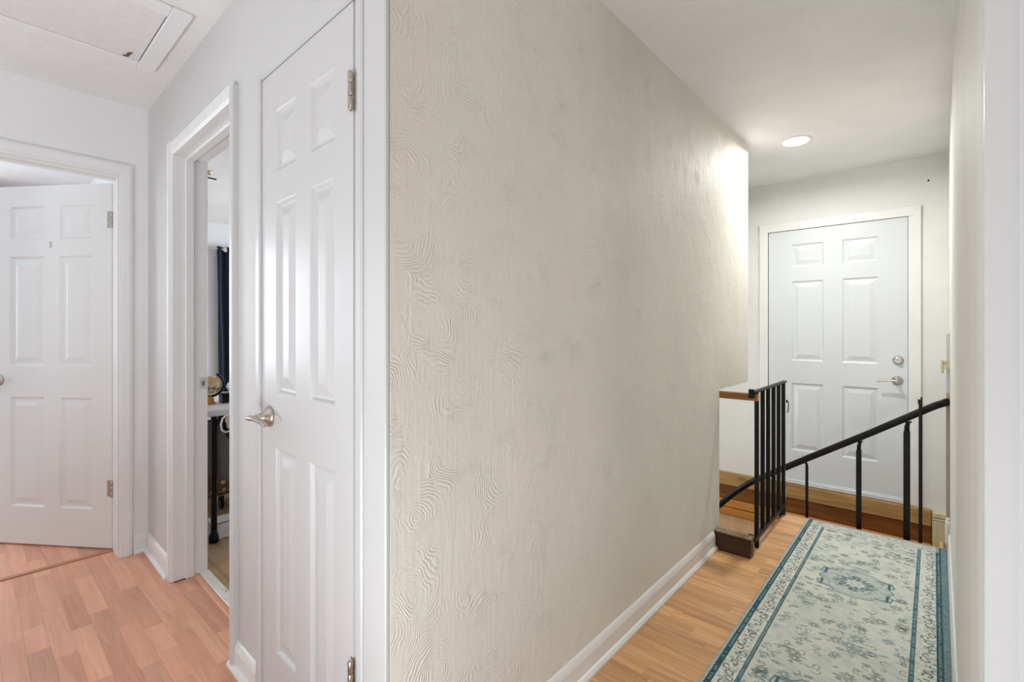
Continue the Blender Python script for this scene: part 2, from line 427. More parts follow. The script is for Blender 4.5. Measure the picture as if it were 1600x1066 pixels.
# ---- trims of the closet wall
def cw_trim(name, boxes, label, mat=None, cat='trim', bev=0.004):
    m = MB()
    for q in boxes: m.bbox(*q, bev)
    return struct(name, m.map(CW), mat or M['trim'], label, cat)
# bedroom doorway: casing, jambs, head, stops
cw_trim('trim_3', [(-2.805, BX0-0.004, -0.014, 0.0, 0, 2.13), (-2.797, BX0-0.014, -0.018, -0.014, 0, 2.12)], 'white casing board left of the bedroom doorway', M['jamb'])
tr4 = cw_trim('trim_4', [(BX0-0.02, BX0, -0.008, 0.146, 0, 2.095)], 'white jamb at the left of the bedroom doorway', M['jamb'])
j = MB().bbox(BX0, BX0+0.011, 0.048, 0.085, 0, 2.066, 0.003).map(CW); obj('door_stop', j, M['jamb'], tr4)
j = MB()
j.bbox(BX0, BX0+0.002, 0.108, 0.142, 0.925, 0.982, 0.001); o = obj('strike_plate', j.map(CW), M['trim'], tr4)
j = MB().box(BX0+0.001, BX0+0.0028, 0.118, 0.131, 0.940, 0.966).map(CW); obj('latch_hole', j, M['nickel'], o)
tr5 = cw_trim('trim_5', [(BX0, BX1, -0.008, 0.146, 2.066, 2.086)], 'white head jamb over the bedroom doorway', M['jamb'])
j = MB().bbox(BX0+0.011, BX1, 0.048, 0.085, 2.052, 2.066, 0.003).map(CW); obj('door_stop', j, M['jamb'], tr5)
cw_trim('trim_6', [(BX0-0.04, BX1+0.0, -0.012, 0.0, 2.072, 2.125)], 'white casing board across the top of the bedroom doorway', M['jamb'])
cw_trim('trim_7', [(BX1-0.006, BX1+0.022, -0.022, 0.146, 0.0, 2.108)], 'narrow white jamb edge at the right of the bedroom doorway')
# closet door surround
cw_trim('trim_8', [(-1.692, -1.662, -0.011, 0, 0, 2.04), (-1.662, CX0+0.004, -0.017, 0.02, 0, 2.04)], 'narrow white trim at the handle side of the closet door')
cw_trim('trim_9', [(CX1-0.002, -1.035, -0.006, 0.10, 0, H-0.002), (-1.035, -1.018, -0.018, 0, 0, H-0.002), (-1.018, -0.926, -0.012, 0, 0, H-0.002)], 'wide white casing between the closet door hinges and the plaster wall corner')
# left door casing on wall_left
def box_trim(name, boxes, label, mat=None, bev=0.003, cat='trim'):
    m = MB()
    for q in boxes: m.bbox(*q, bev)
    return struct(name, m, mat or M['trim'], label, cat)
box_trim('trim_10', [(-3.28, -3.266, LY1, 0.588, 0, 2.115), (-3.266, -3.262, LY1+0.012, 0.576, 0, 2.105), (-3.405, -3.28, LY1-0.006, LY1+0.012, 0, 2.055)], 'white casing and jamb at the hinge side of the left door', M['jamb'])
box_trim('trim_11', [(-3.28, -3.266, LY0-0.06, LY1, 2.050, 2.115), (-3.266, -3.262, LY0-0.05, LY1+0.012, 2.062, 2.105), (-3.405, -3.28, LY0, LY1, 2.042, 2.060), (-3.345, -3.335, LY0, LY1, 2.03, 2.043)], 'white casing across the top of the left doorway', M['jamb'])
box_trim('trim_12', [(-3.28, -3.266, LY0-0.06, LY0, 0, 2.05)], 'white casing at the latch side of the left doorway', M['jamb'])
box_trim('trim_13', [(-3.425, -3.395, LY0, LY1-0.003, -0.002, 0.006)], 'pale wooden threshold strip in the left doorway', M['strip'])
# bedroom threshold: bare board with peeled white paint
t = NT('peeled_white_threshold'); v = t.coord((6, 24, 1)); nz = t.noise(v, 2.0, 4, 0.65)
t.set(t.ramp(nz.outputs['Fac'], [(0.30, srgb(206, 146, 116)), (0.40, srgb(238, 232, 224))]), 0.4); M['thresh'] = t.m
m = MB().bbox(BX0+0.0, BX1, 0.105, 0.150, -0.003, 0.010, 0.003).map(CW)
struct('trim_14', m, M['thresh'], 'worn threshold board with peeling white paint in the bedroom doorway', 'trim')
m = MB().bbox(BX0+0.0, BX1, 0.080, 0.104, -0.003, 0.007, 0.002).map(CW)
struct('trim_15', m, M['rose'], 'reddish wood edge strip in front of the bedroom threshold', 'trim')
# near corner board at the right edge of the view
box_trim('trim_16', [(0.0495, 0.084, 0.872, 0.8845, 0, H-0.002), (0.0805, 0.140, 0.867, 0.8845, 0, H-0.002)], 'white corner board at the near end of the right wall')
# far door casing
box_trim('trim_17', [(DX0-0.062, DX0+0.006, 4.436, 4.45, -0.03, 2.10), (DX0-0.058, DX0-0.02, 4.432, 4.436, -0.03, 2.10)], 'white casing at the hinge side of the entry door', M['base'])
box_trim('trim_18', [(DX1-0.006, DX1+0.066, 4.436, 4.45, -0.03, 2.10), (DX1+0.024, DX1+0.062, 4.432, 4.436, -0.03, 2.10)], 'white casing at the lever side of the entry door', M['base'])
box_trim('trim_19', [(DX0-0.062, DX1+0.066, 4.434, 4.45, 2.036, 2.106)], 'white casing across the top of the entry door', M['base'])
box_trim('trim_20', [(DX0, DX1, 4.425, 4.50, -0.028, 0.004), (DX0, DX1, 4.44, 4.48, 0.004, 0.014)], 'white metal sill under the entry door', M['door_f'])

# ================================================================= DOORS
def door_panel_mb(x0, x1, z0, z1, y=0.0):
    prof = [(0, 0), (0.004, 0.0025), (0.010, 0.009), (0.018, 0.0095), (0.024, 0.0085), (0.048, 0.002), (0.052, 0.0015)]
    m = MB(); vs = []; fs = []
    for ins, dep in prof:
        vs += [(x0+ins, y+dep, z0+ins), (x1-ins, y+dep, z0+ins), (x1-ins, y+dep, z1-ins), (x0+ins, y+dep, z1-ins)]
    for i in range(len(prof)-1):
        for k in range(4): fs.append((4*i+k, 4*i+(k+1) % 4, 4*i+4+(k+1) % 4, 4*i+4+k))
    n = 4*(len(prof)-1); fs.append((n, n+1, n+2, n+3))
    b0 = len(vs); vs += [(x0, y+0.012, z0), (x1, y+0.012, z0), (x1, y+0.012, z1), (x0, y+0.012, z1)]
    fs.append((b0+3, b0+2, b0+1, b0))
    for k in range(4): fs.append((k, b0+k, b0+(k+1) % 4, (k+1) % 4))
    return m.add(vs, fs)

def six_panel_door(name, label, w, h, cols, rows, mat, loc, rotz, thick=0.035):
    # local frame: x from the left edge, y away from the viewer, z up
    d = thing(name, label, 'door', loc, rotz, kind='structure')
    m = MB(); xs = [0] + [c for q in cols for c in q] + [w]; zs = [0] + [c for q in rows for c in q] + [h]
    for i in range(len(xs)-1):
        if i % 2 == 0: m.box(xs[i], xs[i+1], 0, 0.012, 0, h)
    for j in range(0, len(zs)-1, 2):
        for i in range(1, len(xs)-1, 2): m.box(xs[i], xs[i+1], 0, 0.012, zs[j], zs[j+1])
    m.box(0, w, 0.012, thick, 0, h)
    obj('door_leaf', m, mat, d, local=True)
    for (z0, z1) in rows:
        for (x0, x1) in cols: obj('door_panel', door_panel_mb(x0, x1, z0, z1), mat, d, local=True)
    return d

ROWS = [(0.21, 0.83), (1.005, 1.625), (1.72, 1.91)]
# closet door, hinged at its right edge
ang = math.atan(-0.0115)
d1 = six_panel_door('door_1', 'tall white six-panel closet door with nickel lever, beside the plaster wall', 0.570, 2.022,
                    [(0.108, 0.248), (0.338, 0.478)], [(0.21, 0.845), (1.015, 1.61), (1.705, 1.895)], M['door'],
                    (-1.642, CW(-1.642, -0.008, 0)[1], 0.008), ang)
def hinge(parent, x, z, h=0.09, leaf=0.018, side=-1, mat='nickel', r=0.006, y=-0.004, leaf2=True):
    m = MB()
    if leaf2: m.box(x-leaf, x, -0.0012, 0.001, z, z+h)
    m.box(x, x+leaf*0.8, -0.0012, 0.001, z, z+h)
    g = obj('hinge', m, M[mat], parent, local=True)
    k = MB()
    for i in range(3): k.lathe((x, y, z+h*i/3+0.001), (0, 0, 1), [(r*0.8, 0), (r, 0.002), (r, h/3-0.004), (r*0.8, h/3-0.002)], 12)
    k.lathe((x, y, z-0.004), (0, 0, 1), [(r*0.5, 0), (r*0.7, 0.002), (r*0.7, 0.005)], 10)
    o = link('hinge_knuckle', bpy.data.meshes.new('hinge_knuckle'), None, g)
    o.data.from_pydata([tuple(v) for v in k.v], [], k.f); o.data.polygons.foreach_set('use_smooth', k.sm); o.data.materials.append(M[mat])
    return g
for z in (1.752, 0.31): hinge(d1, 0.572, z, 0.095, 0.010, y=-0.009, r=0.0065)

def lever(parent, x, z, direction, length=0.105, proj=0.058, kind=0):
    g = MB().lathe((x, 0, z), (0, -1, 0), [(0.0335, 0), (0.0335, 0.004), (0.030, 0.010), (0.022, 0.016), (0.015, 0.024), (0.012, 0.030), (0.0115, proj-0.012)], 28)
    ro = obj('door_handle', g, M['nickel'], parent, local=True)
    pts = []; rs = []
    for i in range(13):
        s = i/12
        pts.append((x+direction*(s*length-0.012), -proj+0.012*s*s*(1 if kind == 0 else 0.4), z + (0.006*math.sin(s*math.pi) if kind else 0.004*math.sin(s*2.6)) - (0.010*s if kind else 0.014*s*s)))
        rs.append(0.0125*(1-0.35*s) if kind == 0 else 0.0105*(1-0.45*s))
    h = MB().tube(pts, rs, 14, sq=(1.0, 0.72)); 
    obj('lever', h, M['nickel'], ro, local=True)
    return ro
lever(d1, 0.062, 0.939, 1, 0.095, 0.056)
obj('shadow_gap', MB().box(-0.004, 0.574, -0.0012, 0.02, 2.0222, 2.0246), plain('grey_shade_line', (0.30, 0.29, 0.29, 1), 0.7), d1, local=True)  # grey strip standing in for the shaded gap over the closet door

# left door, swung open into the side room, hinge at its right edge
hx, hy = -3.412, 0.522; ex, ey = -4.0, 0.108
W2 = 0.762; dirv = Vector((hx-ex, hy-ey, 0)).normalized(); rot2 = math.atan2(dirv.y, dirv.x)
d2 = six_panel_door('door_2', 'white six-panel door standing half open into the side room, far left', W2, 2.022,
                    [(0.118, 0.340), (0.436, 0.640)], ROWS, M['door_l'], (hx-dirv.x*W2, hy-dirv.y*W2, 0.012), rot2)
for z in (1.775, 0.285): hinge(d2, W2-0.0, z, 0.09, 0.028, y=-0.003, r=0.006)
g = MB().lathe((0.050, 0, 0.925), (0, -1, 0), [(0.032, 0), (0.032, 0.004), (0.026, 0.009), (0.012, 0.012), (0.011, 0.03), (0.024, 0.038), (0.028, 0.05), (0.022, 0.062)], 24)
obj('door_knob', g, M['nickel'], d2, local=True)
hk = MB().tube([(0.385, -0.001, 1.675), (0.385, -0.006, 1.675), (0.385, -0.006, 1.70), (0.385, -0.001, 1.70)], 0.0017, 6); hk.bbox(0.376, 0.380, -0.003, 0, 1.670, 1.706, 0.001)
obj('hook', hk, M['nickel'], d2, local=True)

# entry door across the stairwell
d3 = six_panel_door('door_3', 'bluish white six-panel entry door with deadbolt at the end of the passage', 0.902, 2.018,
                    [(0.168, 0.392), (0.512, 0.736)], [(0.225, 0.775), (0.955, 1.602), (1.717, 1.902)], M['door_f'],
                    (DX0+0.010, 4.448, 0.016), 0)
lever(d3, 0.902-0.058, 0.838, -1, 0.125, 0.062, 1)
g = MB().lathe((0.902-0.053, 0, 0.985), (0, -1, 0), [(0.032, 0), (0.032, 0.005), (0.027, 0.012), (0.022, 0.016), (0.019, 0.017)], 28)
db = obj('deadbolt', g, M['nickel'], d3, local=True)
obj('thumb_turn', MB().bbox(0.902-0.053-0.016, 0.902-0.053+0.016, -0.034, -0.016, 0.980, 0.990, 0.003), M['nickel'], db, local=True)
obj('weather_gap', MB().box(-0.006, 0.908, 0.006, 0.03, 2.018, 2.026).box(-0.007, -0.0005, 0.006, 0.03, 0, 2.02), M['dark'], d3, local=True)

# ================================================================= STAIRWELL BOARDS
def board(name, boxes, mat, label, cat, bev=0.004):
    m = MB()
    for q in boxes: m.bbox(*q, bev)
    o = obj(name, m, mat, base=(boxes[0][0], boxes[0][2], boxes[0][4])); return tag(o, label, cat)
board('timber_beam', [(-1.75, -0.012, 4.405, 4.449, -0.142, -0.032)], M['beam'], 'raw knotty pine beam fixed under the entry door sill', 'beam')
board('brown_board', [(-1.75, -0.012, 4.424, 4.449, -0.264, -0.146)], M['brown'], 'dark brown board on the stairwell wall just under the pine beam', 'board')  # board coloured darker brown than the beam and the pine boards
board('pine_board', [(-1.75, -0.012, 4.412, 4.449, -0.334, -0.268)], M['orange'], 'orange pine board on the stairwell wall, above the dark groove', 'board')
board('pine_board', [(-1.75, -0.012, 4.412, 4.449, -0.405, -0.342)], M['orange'], 'orange pine board on the stairwell wall, below the dark groove', 'board')
board('groove_strip', [(-1.75, -0.012, 4.430, 4.449, -0.341, -0.335)], M['dark'], 'thin black groove between the two orange pine boards', 'strip', 0.001)
board('plywood_panel', [(-1.75, -0.012, 4.430, 4.449, -1.35, -0.408)], M['ply'], 'pale peach plywood panel low in the stairwell seen past the railing', 'panel')
wb = thing('wood_block', 'pale raw wood filler block right of the pine beam at the wall corner', 'block', (0.026, 4.43, -0.30))
obj('block', MB().bbox(-0.008, 0.073, 4.40, 4.449, -0.30, -0.100, 0.003), M['raw'], wb)
obj('block', MB().bbox(-0.008, 0.073, 4.404, 4.449, -0.097, -0.075, 0.003), M['raw'], wb)
obj('block', MB().bbox(-0.008, 0.073, 4.40, 4.449, -0.072, -0.040, 0.003), M['raw'], wb)
struct('floor_stair', MB().box(-2.6, 0.18, 2.66, 4.6, -1.5, -1.4), M['tread'], 'wooden floor at the foot of the stairwell', 'floor')
fa = MB(); fa.box(-0.745, 0.065, 3.582, 3.589, -1.4, -0.045); fa.box(-0.745, -0.738, 2.86, 3.582, -1.4, -0.045); fa.box(-1.045, -0.75, 2.852, 2.862, -1.4, -0.004)
struct('wall_landing_face', fa, M['ply'], 'plywood face below the landing edge', 'wall')
def tread_z(x): return -0.20-0.19*(int((0.05-x)/0.28)+1)
st = thing('staircase', 'wooden stairs going down to the left below the black handrail', 'stairs', (-0.5, 4.05, -1.4))
for i in range(5):
    x1 = 0.05 - 0.28*i; z = tread_z(x1-0.1)
    if True:
        obj('tread', MB().bbox(x1-0.30, x1, 3.625, 4.40, z-0.03, z, 0.006), M['tread'], st)
        obj('riser', MB().box(x1-0.02, x1-0.002, 3.63, 4.40, z+0.001, z+0.159), M['ply'], st)
obj('support', MB().box(0.03, 0.05, 3.63, 4.40, -1.4, -0.425), M['ply'], st)

# right of the stairwell: bare stud, white bracket, brass latch
board('wall_stud', [(0.053, 0.0695, 3.70, 3.735, 0.125, 0.86)], M['stud'], 'weathered bare wood stud strip at the end of the right wall behind the handrail', 'stud', 0.002)
board('white_stud', [(0.053, 0.0695, 3.70, 3.735, 0.861, 1.20)], M['trim'], 'white painted stud strip at the end of the right wall above the handrail', 'stud', 0.002)
board('white_bracket', [(0.049, 0.0725, 3.63, 3.69, 0.018, 0.142), (0.053, 0.068, 3.64, 3.685, 0.142, 0.155)], M['white'], 'small white bracket at floor level at the end of the right wall', 'bracket', 0.006)
board('wood_shim', [(0.050, 0.064, 3.63, 3.69, -0.04, 0.016)], M['stud'], 'small wood shim under the white bracket at the end of the runner', 'shim', 0.002)
lt = thing('latch', 'small brass gate latch plate high on the stud at the end of the right wall', 'latch', (0.03, 3.69, 0.98))
obj('plate', MB().bbox(0.0466, 0.070, 3.672, 3.70, 0.998, 1.045, 0.002), M['brass'], lt)
obj('tongue', MB().bbox(0.030, 0.043, 3.676, 3.690, 0.974, 1.047, 0.003).bbox(0.0425, 0.0465, 3.680, 3.692, 1.022, 1.043, 0.001), M['brass'], lt)
nl = MB().lathe((-0.028, 4.45, 2.27), (0, -1, 0), [(0.006, 0), (0.006, 0.002), (0.002, 0.004)], 10)
tag(obj('nail', nl, M['black'], base=(-0.028, 4.45, 2.27)), 'single dark nail head high on the wall above the entry door', 'nail')

# ================================================================= RAILING, HANDRAIL
GX = -0.745
rl = thing('railing', 'black iron railing panel of six upright bars at the landing edge', 'railing', (GX, 3.22, 0))
obj('top_rail', MB().bbox(GX-0.012, GX+0.014, 2.845, 3.592, 0.872, 0.884, 0.002), M['black'], rl)
obj('bottom_rail', MB().bbox(GX-0.011, GX+0.011, 2.855, 3.575, 0.050, 0.074, 0.002), M['black'], rl)
for i, y in enumerate((2.922, 3.046, 3.168, 3.296, 3.425, 3.555)):
    z0 = {0: 0.0005, 5: -0.0}.get(i, 0.074)
    obj('bar', MB().bbox(GX-0.0105, GX+0.0105, y-0.0105, y+0.0105, z0, 0.872, 0.002), M['black'], rl)
obj('clip', MB().bbox(GX-0.024, GX+0.004, 2.848, 2.867, 0.845, 0.893, 0.002), M['black'], rl)
obj('clip', MB().bbox(GX-0.024, GX+0.006, 2.825, 2.856, 0.076, 0.094, 0.002), M['black'], rl)
obj('foot', MB().bbox(GX-0.026, GX-0.008, 3.548, 3.60, -0.03, 0.060, 0.003), M['black'], rl)
hk = MB(); pts = []
for i in range(15):
    a = i/14; pts.append((GX+0.014, 3.600+0.030*math.sin(a*math.pi)+0.008*a, 0.748-0.085*a + (0.012*math.sin(a*math.pi*1.0) if a < 0.4 else 0.008)))
hk.tube(pts, 0.0032, 8); hk.bbox(GX+0.008, GX+0.016, 3.588, 3.606, 0.738, 0.756, 0.002)
obj('hook', hk, M['black'], rl)
hk = MB().tube([(GX+0.012, 3.575+0.02*math.sin(k*0.5), 0.22-0.014*k) for k in range(9)], 0.0018, 6)
obj('wire', hk, M['nickel'], rl)

ar = thing('wood_bar', 'short varnished wood bar bracing the top of the black railing to the plaster wall', 'bar', (-0.84, 2.89, 0.83))
obj('bar', MB().bbox(-0.950, -0.728, 2.868, 2.908, 0.828, 0.866, 0.002), M['arm'], ar)
obj('end_grain', MB().bbox(-0.7279, -0.7265, 2.869, 2.907, 0.829, 0.865, 0.0005), M['arm_end'], ar)['label'] = 'pale sawn end of the bar'
bk = thing('moulding_block', 'dark walnut piece of moulding on the floor between baseboard and railing foot', 'moulding', (-0.83, 2.78, 0))
prof = [(0, 0), (0.055, 0), (0.057, 0.012), (0.051, 0.022), (0.050, 0.080), (0.054, 0.092), (0.054, 0.098), (0, 0.098)]
obj('body', MB().prism(prof, (-0.921, 2.806, 0.0005), (-0.730, 2.806, 0.0005), (0, -1, 0), (0, 0, 1)), M['walnut'], bk)
obj('top_edge', MB().bbox(-0.921, -0.729, 2.750, 2.806, 0.0986, 0.104, 0.002), M['walnut_top'], bk)['label'] = 'worn pale top edge'

hr = thing('handrail', 'round black iron handrail sloping down the stairs on three posts', 'handrail', (-0.4, 3.70, -0.4))
RP = [(0.054, 3.652, 0.812), (0.050, 3.672, 0.808), (0.036, 3.692, 0.798), (0.012, 3.70, 0.785), (-0.02, 3.70, 0.765), (-0.30, 3.70, 0.578), (-0.60, 3.70, 0.385), (-0.86, 3.70, 0.214), (-0.99, 3.70, 0.125), (-1.08, 3.70, 0.045), (-1.16, 3.70, -0.04), (-1.26, 3.70, -0.155), (-1.45, 3.70, -0.36)]
obj('rail', MB().tube(RP, 0.0205, 18), M['black'], hr)
obj('rail_end', MB().lathe((0.0545, 3.651, 0.8125), (0.1, -0.97, 0.12), [(0.0205, -0.004), (0.0215, 0), (0.0215, 0.006), (0.012, 0.008)], 18), M['black'], hr)
def rail_z(x): return 0.808 - (0.052-x)*0.655
for (x, w, plate) in ((-0.636, 0.016, 0), (-0.353, 0.026, 1), (-0.120, 0.030, 1)):
    zt = rail_z(x)-0.02
    m = MB()
    if plate:
        m.bbox(x-w/2, x+w/2, 3.70-w/2, 3.70+w/2, tread_z(x)+0.0005, zt-0.055, 0.003)
        m.tube([(x, 3.70, zt-0.058), (x, 3.70, zt-0.03), (x+0.004, 3.70, zt-0.012), (x-0.004, 3.70, zt+0.002)], [w*0.42, w*0.42, w*0.36, w*0.30], 12)
        m.bbox(x-w*0.75, x+w*0.75, 3.70-0.012, 3.70+0.012, zt-0.006, zt+0.002, 0.002)
        m.tube([(x-w*0.45, 3.70, tread_z(x)+0.02), (x-w*0.45, 3.70, zt-0.07)], 0.004, 6)
    else:
        m.bbox(x-w/2, x+w/2, 3.70-w/2, 3.70+w/2, tread_z(x)+0.0005, zt-0.018, 0.003)
        m.tube([(x, 3.70, zt-0.02), (x-0.003, 3.70, zt-0.008), (x-0.022, 3.70, zt+0.0)], w*0.5, 8)
    p = obj('post', m, M['black'], hr)
    obj('base_plate', MB().bbox(x-0.03, x+0.03, 3.672, 3.73, tread_z(x)+0.0005, tread_z(x)+0.006, 0.001), M['black'], p)
po = thing('iron_post', 'slim square black iron post standing alone in front of the handrail end', 'post', (-0.058, 3.672, -0.39))
obj('shaft', MB().bbox(-0.0665, -0.0495, 3.660, 3.677, -0.3895, 0.815, 0.002), M['black'], po)
obj('tip', MB().bbox(-0.058, -0.0495, 3.660, 3.677, 0.8152, 0.829, 0.001).bbox(-0.0700, -0.0667, 3.663, 3.674, 0.79, 0.818, 0.001), M['black'], po)

# ================================================================= DOWNLIGHT
dw = thing('downlight', 'round glowing white LED downlight in the passage ceiling before the entry door', 'ceiling light', (-0.665, 3.52, H))
obj('trim_ring', MB().lathe((-0.665, 3.52, H), (0, 0, -1), [(0.088, 0), (0.088, 0.003), (0.080, 0.006), (0.072, 0.006)], 40), M['white'], dw)
obj('diffuser', MB().lathe((-0.665, 3.52, H-0.0062), (0, 0, -1), [(0.074, 0), (0.070, 0.003), (0.04, 0.006), (0.01, 0.0065)], 40), M['glow'], dw)

# ================================================================= CEILING HATCH
hx0, hx1, hy0, hy1 = -2.745, -2.145, -0.35, 0.572
hz = H
ht = thing('attic_hatch', 'white framed attic hatch in the hall ceiling with a torn paint chip', 'hatch', (-2.445, 0.11, H))
f = 0.066
def fr(x0, x1, y0, y1): return MB().bbox(x0, x1, y0, y1, H-0.016, H-0.0005, 0.003)
obj('frame_board', fr(hx0, hx1, hy1-f, hy1), M['jamb'], ht); obj('frame_board', fr(hx0, hx1, hy0, hy0+f), M['jamb'], ht)
obj('frame_board', fr(hx0, hx0+f, hy0+f+0.0005, hy1-f-0.0005), M['jamb'], ht); obj('frame_board', fr(hx1-f, hx1, hy0+f+0.0005, hy1-f-0.0005), M['jamb'], ht)
obj('hatch_panel', MB().bbox(hx0+f+0.004, hx1-f-0.004, hy0+f+0.004, hy1-f-0.004, H-0.012, H-0.001, 0.002), M['hatch'], ht)
obj('reveal', MB().box(hx0+f+0.0005, hx1-f-0.0005, hy0+f+0.0005, hy1-f-0.0005, H-0.0009, H-0.0003), M['dark'], ht)
cr = MB().tube([(-2.668, 0.445, H-0.014), (-2.655, 0.458, H-0.016), (-2.630, 0.460, H-0.0145), (-2.612, 0.470, H-0.0135)], [0.003, 0.006, 0.006, 0.002], 8, sq=(1, 0.5))
obj('paint_chip', cr, M['peel'], ht)['label'] = 'brown torn paint chip'

# ================================================================= RUNNER RUG
def make_rug():
    W, L, c = 0.6675, 2.35, 0.0025
    nu, nv = int(W/c), int(L/c)
    U, V = np.meshgrid((np.arange(nu)+0.5)*c, (np.arange(nv)+0.5)*c)       # shape (nv, nu); V from the far end
    rng = np.random.RandomState(5)
    def noise(cell):
        a, b = int(nv*c/cell)+3, int(nu*c/cell)+3
        g = rng.rand(a, b); y = V/cell; x = U/cell; yi = y.astype(int); xi = x.astype(int); fy = y-yi; fx = x-xi
        fy = fy*fy*(3-2*fy); fx = fx*fx*(3-2*fx)
        return (g[yi, xi]*(1-fx)+g[yi, xi+1]*fx)*(1-fy)+(g[yi+1, xi]*(1-fx)+g[yi+1, xi+1]*fx)*fy
    C = lambda r, g, b: np.array(srgb(r, g, b)[:3])
    cream, wash, teal, deep, line, char, olive = C(215, 217, 206), C(194, 202, 198), C(92, 130, 138), C(58, 94, 104), C(116, 122, 118), C(74, 80, 80), C(116, 112, 86)
    img = np.empty((nv, nu, 3)); img[:] = cream
    def blend(mask, col): img[:] = img*(1-mask[..., None]) + col*mask[..., None]
    n1 = noise(0.06)*0.5+noise(0.025)*0.5
    blend(np.clip((n1-0.42)*2.2, 0, 0.75), wash)
    def sub(u, v, r):
        a0, a1 = max(0, int((v-r)/c)), min(nv, int((v+r)/c)+2); b0, b1 = max(0, int((u-r)/c)), min(nu, int((u+r)/c)+2)
        return slice(a0, a1), slice(b0, b1)
    def stroke(pts, wd, col, al=0.85):
        pts = np.array(pts); cu, cv = pts[:, 0].mean(), pts[:, 1].mean()
        r = np.abs(pts-np.array([cu, cv])).max()+wd*2+c
        sl = sub(cu, cv, r); u, v = U[sl], V[sl]
        if u.size == 0: return
        dm = np.full(u.shape, 9.0)
        for p, q in zip(pts[:-1], pts[1:]):
            d = q-p; l2 = (d**2).sum()+1e-12
            tt = np.clip(((u-p[0])*d[0]+(v-p[1])*d[1])/l2, 0, 1)
            dm = np.minimum(dm, np.hypot(u-p[0]-tt*d[0], v-p[1]-tt*d[1]))
        m = np.clip((wd/2+c*0.6-dm)/(c*1.1), 0, 1)*al
        img[sl] = img[sl]*(1-m[..., None])+col*m[..., None]
    def blob(cu, cv, a, b2, rot, col, al=0.8, ring=False, wd=0.003):
        r = max(a, b2)+0.004; sl = sub(cu, cv, r); u, v = U[sl]-cu, V[sl]-cv
        if u.size == 0: return
        x = u*math.cos(rot)+v*math.sin(rot); y = -u*math.sin(rot)+v*math.cos(rot)
        e = np.sqrt((x/a)**2+(y/b2)**2); mm = min(a, b2)
        m = (np.clip((wd/2-np.abs(e-1)*mm)/c+0.6, 0, 1) if ring else np.clip((1-e)*mm/c+0.5, 0, 1))*al
        img[sl] = img[sl]*(1-m[..., None])+col*m[..., None]
    def curl(cu, cv, s, rot, col, al=0.8, wd=0.0032, turns=1.3, sgn=1):
        p = []
        for i in range(10):
            tt = i/9; a = rot+sgn*tt*turns*2*math.pi*0.6; rr = s*(0.25+0.75*tt)
            p.append((cu+rr*math.cos(a), cv+rr*math.sin(a)))
        stroke(p, wd, col, al)
    def flower(cu, cv, s, col, al=0.6, n=6):
        for k in range(n):
            a = 2*math.pi*k/n; blob(cu+s*0.6*math.cos(a), cv+s*0.6*math.sin(a), s*0.42, s*0.26, a, col, al*0.8)
        blob(cu, cv, s*0.3, s*0.3, 0, cream, 0.7); blob(cu, cv, s*0.34, s*0.34, 0, line, al, True)
    f0, f1 = 0.111, 0.550
    # field: faded all-over sprigs
    for i in range(620):
        u, v = rng.uniform(f0+0.01, f1-0.01), rng.uniform(0.10, L); k = rng.rand()
        col = [line, teal, wash][rng.randint(3)]
        if k < 0.45: blob(u, v, rng.uniform(0.008, 0.018), rng.uniform(0.003, 0.006), rng.uniform(-0.6, 0.6), col, 0.6)
        elif k < 0.85: curl(u, v, rng.uniform(0.009, 0.020), rng.uniform(0, 6.3), line, 0.75, 0.0036, 1.2, rng.choice((-1, 1)))
        else: flower(u, v, rng.uniform(0.018, 0.028), [line, teal][rng.randint(2)], 0.6, 7)
    for i in range(60):
        u, v = rng.uniform(f0+0.02, f1-0.02), rng.uniform(0.12, L)
        blob(u, v, 0.011, 0.006, rng.uniform(-0.5, 0.9), olive, 0.35); blob(u, v, 0.011, 0.006, rng.uniform(-0.5, 0.9), char, 0.6, True)
        if rng.rand() < 0.4: stroke([(u, v), (u+0.015, v+0.006), (u+0.028, v-0.002)], 0.0028, char, 0.5)
    # corner scrolls at the far end and along the field's sides
    def scrolls(u0, v0, du, n, seedcol):
        for i in range(n): curl(u0+du*i+rng.uniform(-0.006, 0.006), v0+rng.uniform(-0.008, 0.008), rng.uniform(0.010, 0.020), rng.uniform(0, 6), seedcol, 0.75, 0.0034, 1.4, rng.choice((-1, 1)))
    scrolls(0.14, 0.135, 0.028, 5, char); scrolls(0.42, 0.135, 0.026, 5, char)
    for (cc, s) in ((0.17, 1), (0.48, -1)):
        for k in range(7):
            curl(cc+s*0.02*k, 0.19+0.012*k, 0.012, rng.uniform(0, 6), line, 0.6)
    for v0 in (0.20, 0.62, 1.02, 1.28, 1.60, 2.0):
        for s, ue in ((1, f0+0.012), (-1, f1-0.012)):
            for k in range(9): curl(ue+s*abs(rng.normal(0, 0.022)), v0+rng.normal(0, 0.035), rng.uniform(0.008, 0.016), rng.uniform(0, 6), char if k % 2 else teal, 0.7)
    # medallions
    def medallion(cv):
        cu = 0.330
        pts = [(-0.145, 0), (-0.125, 0.035), (-0.145, 0.06), (-0.135, 0.10), (-0.085, 0.105), (-0.06, 0.135), (0, 0.150), (0.06, 0.135), (0.085, 0.105), (0.135, 0.10), (0.145, 0.06), (0.125, 0.035), (0.145, 0)]
        pts = pts + [(x, -y) for x, y in pts[-2::-1]]
        from math import atan2
        P = np.array(pts); sl = sub(cu, cv, 0.17); u, v = U[sl]-cu, V[sl]-cv
        ins = np.zeros(u.shape, bool)
        for (x1, y1), (x2, y2) in zip(P, np.roll(P, -1, 0)):
            cnd = ((y1 > v) != (y2 > v)) & (u < (x2-x1)*(v-y1)/(y2-y1+1e-12)+x1); ins ^= cnd
        m = ins*0.7; img[sl] = img[sl]*(1-m[..., None])+wash*0.95*m[..., None]
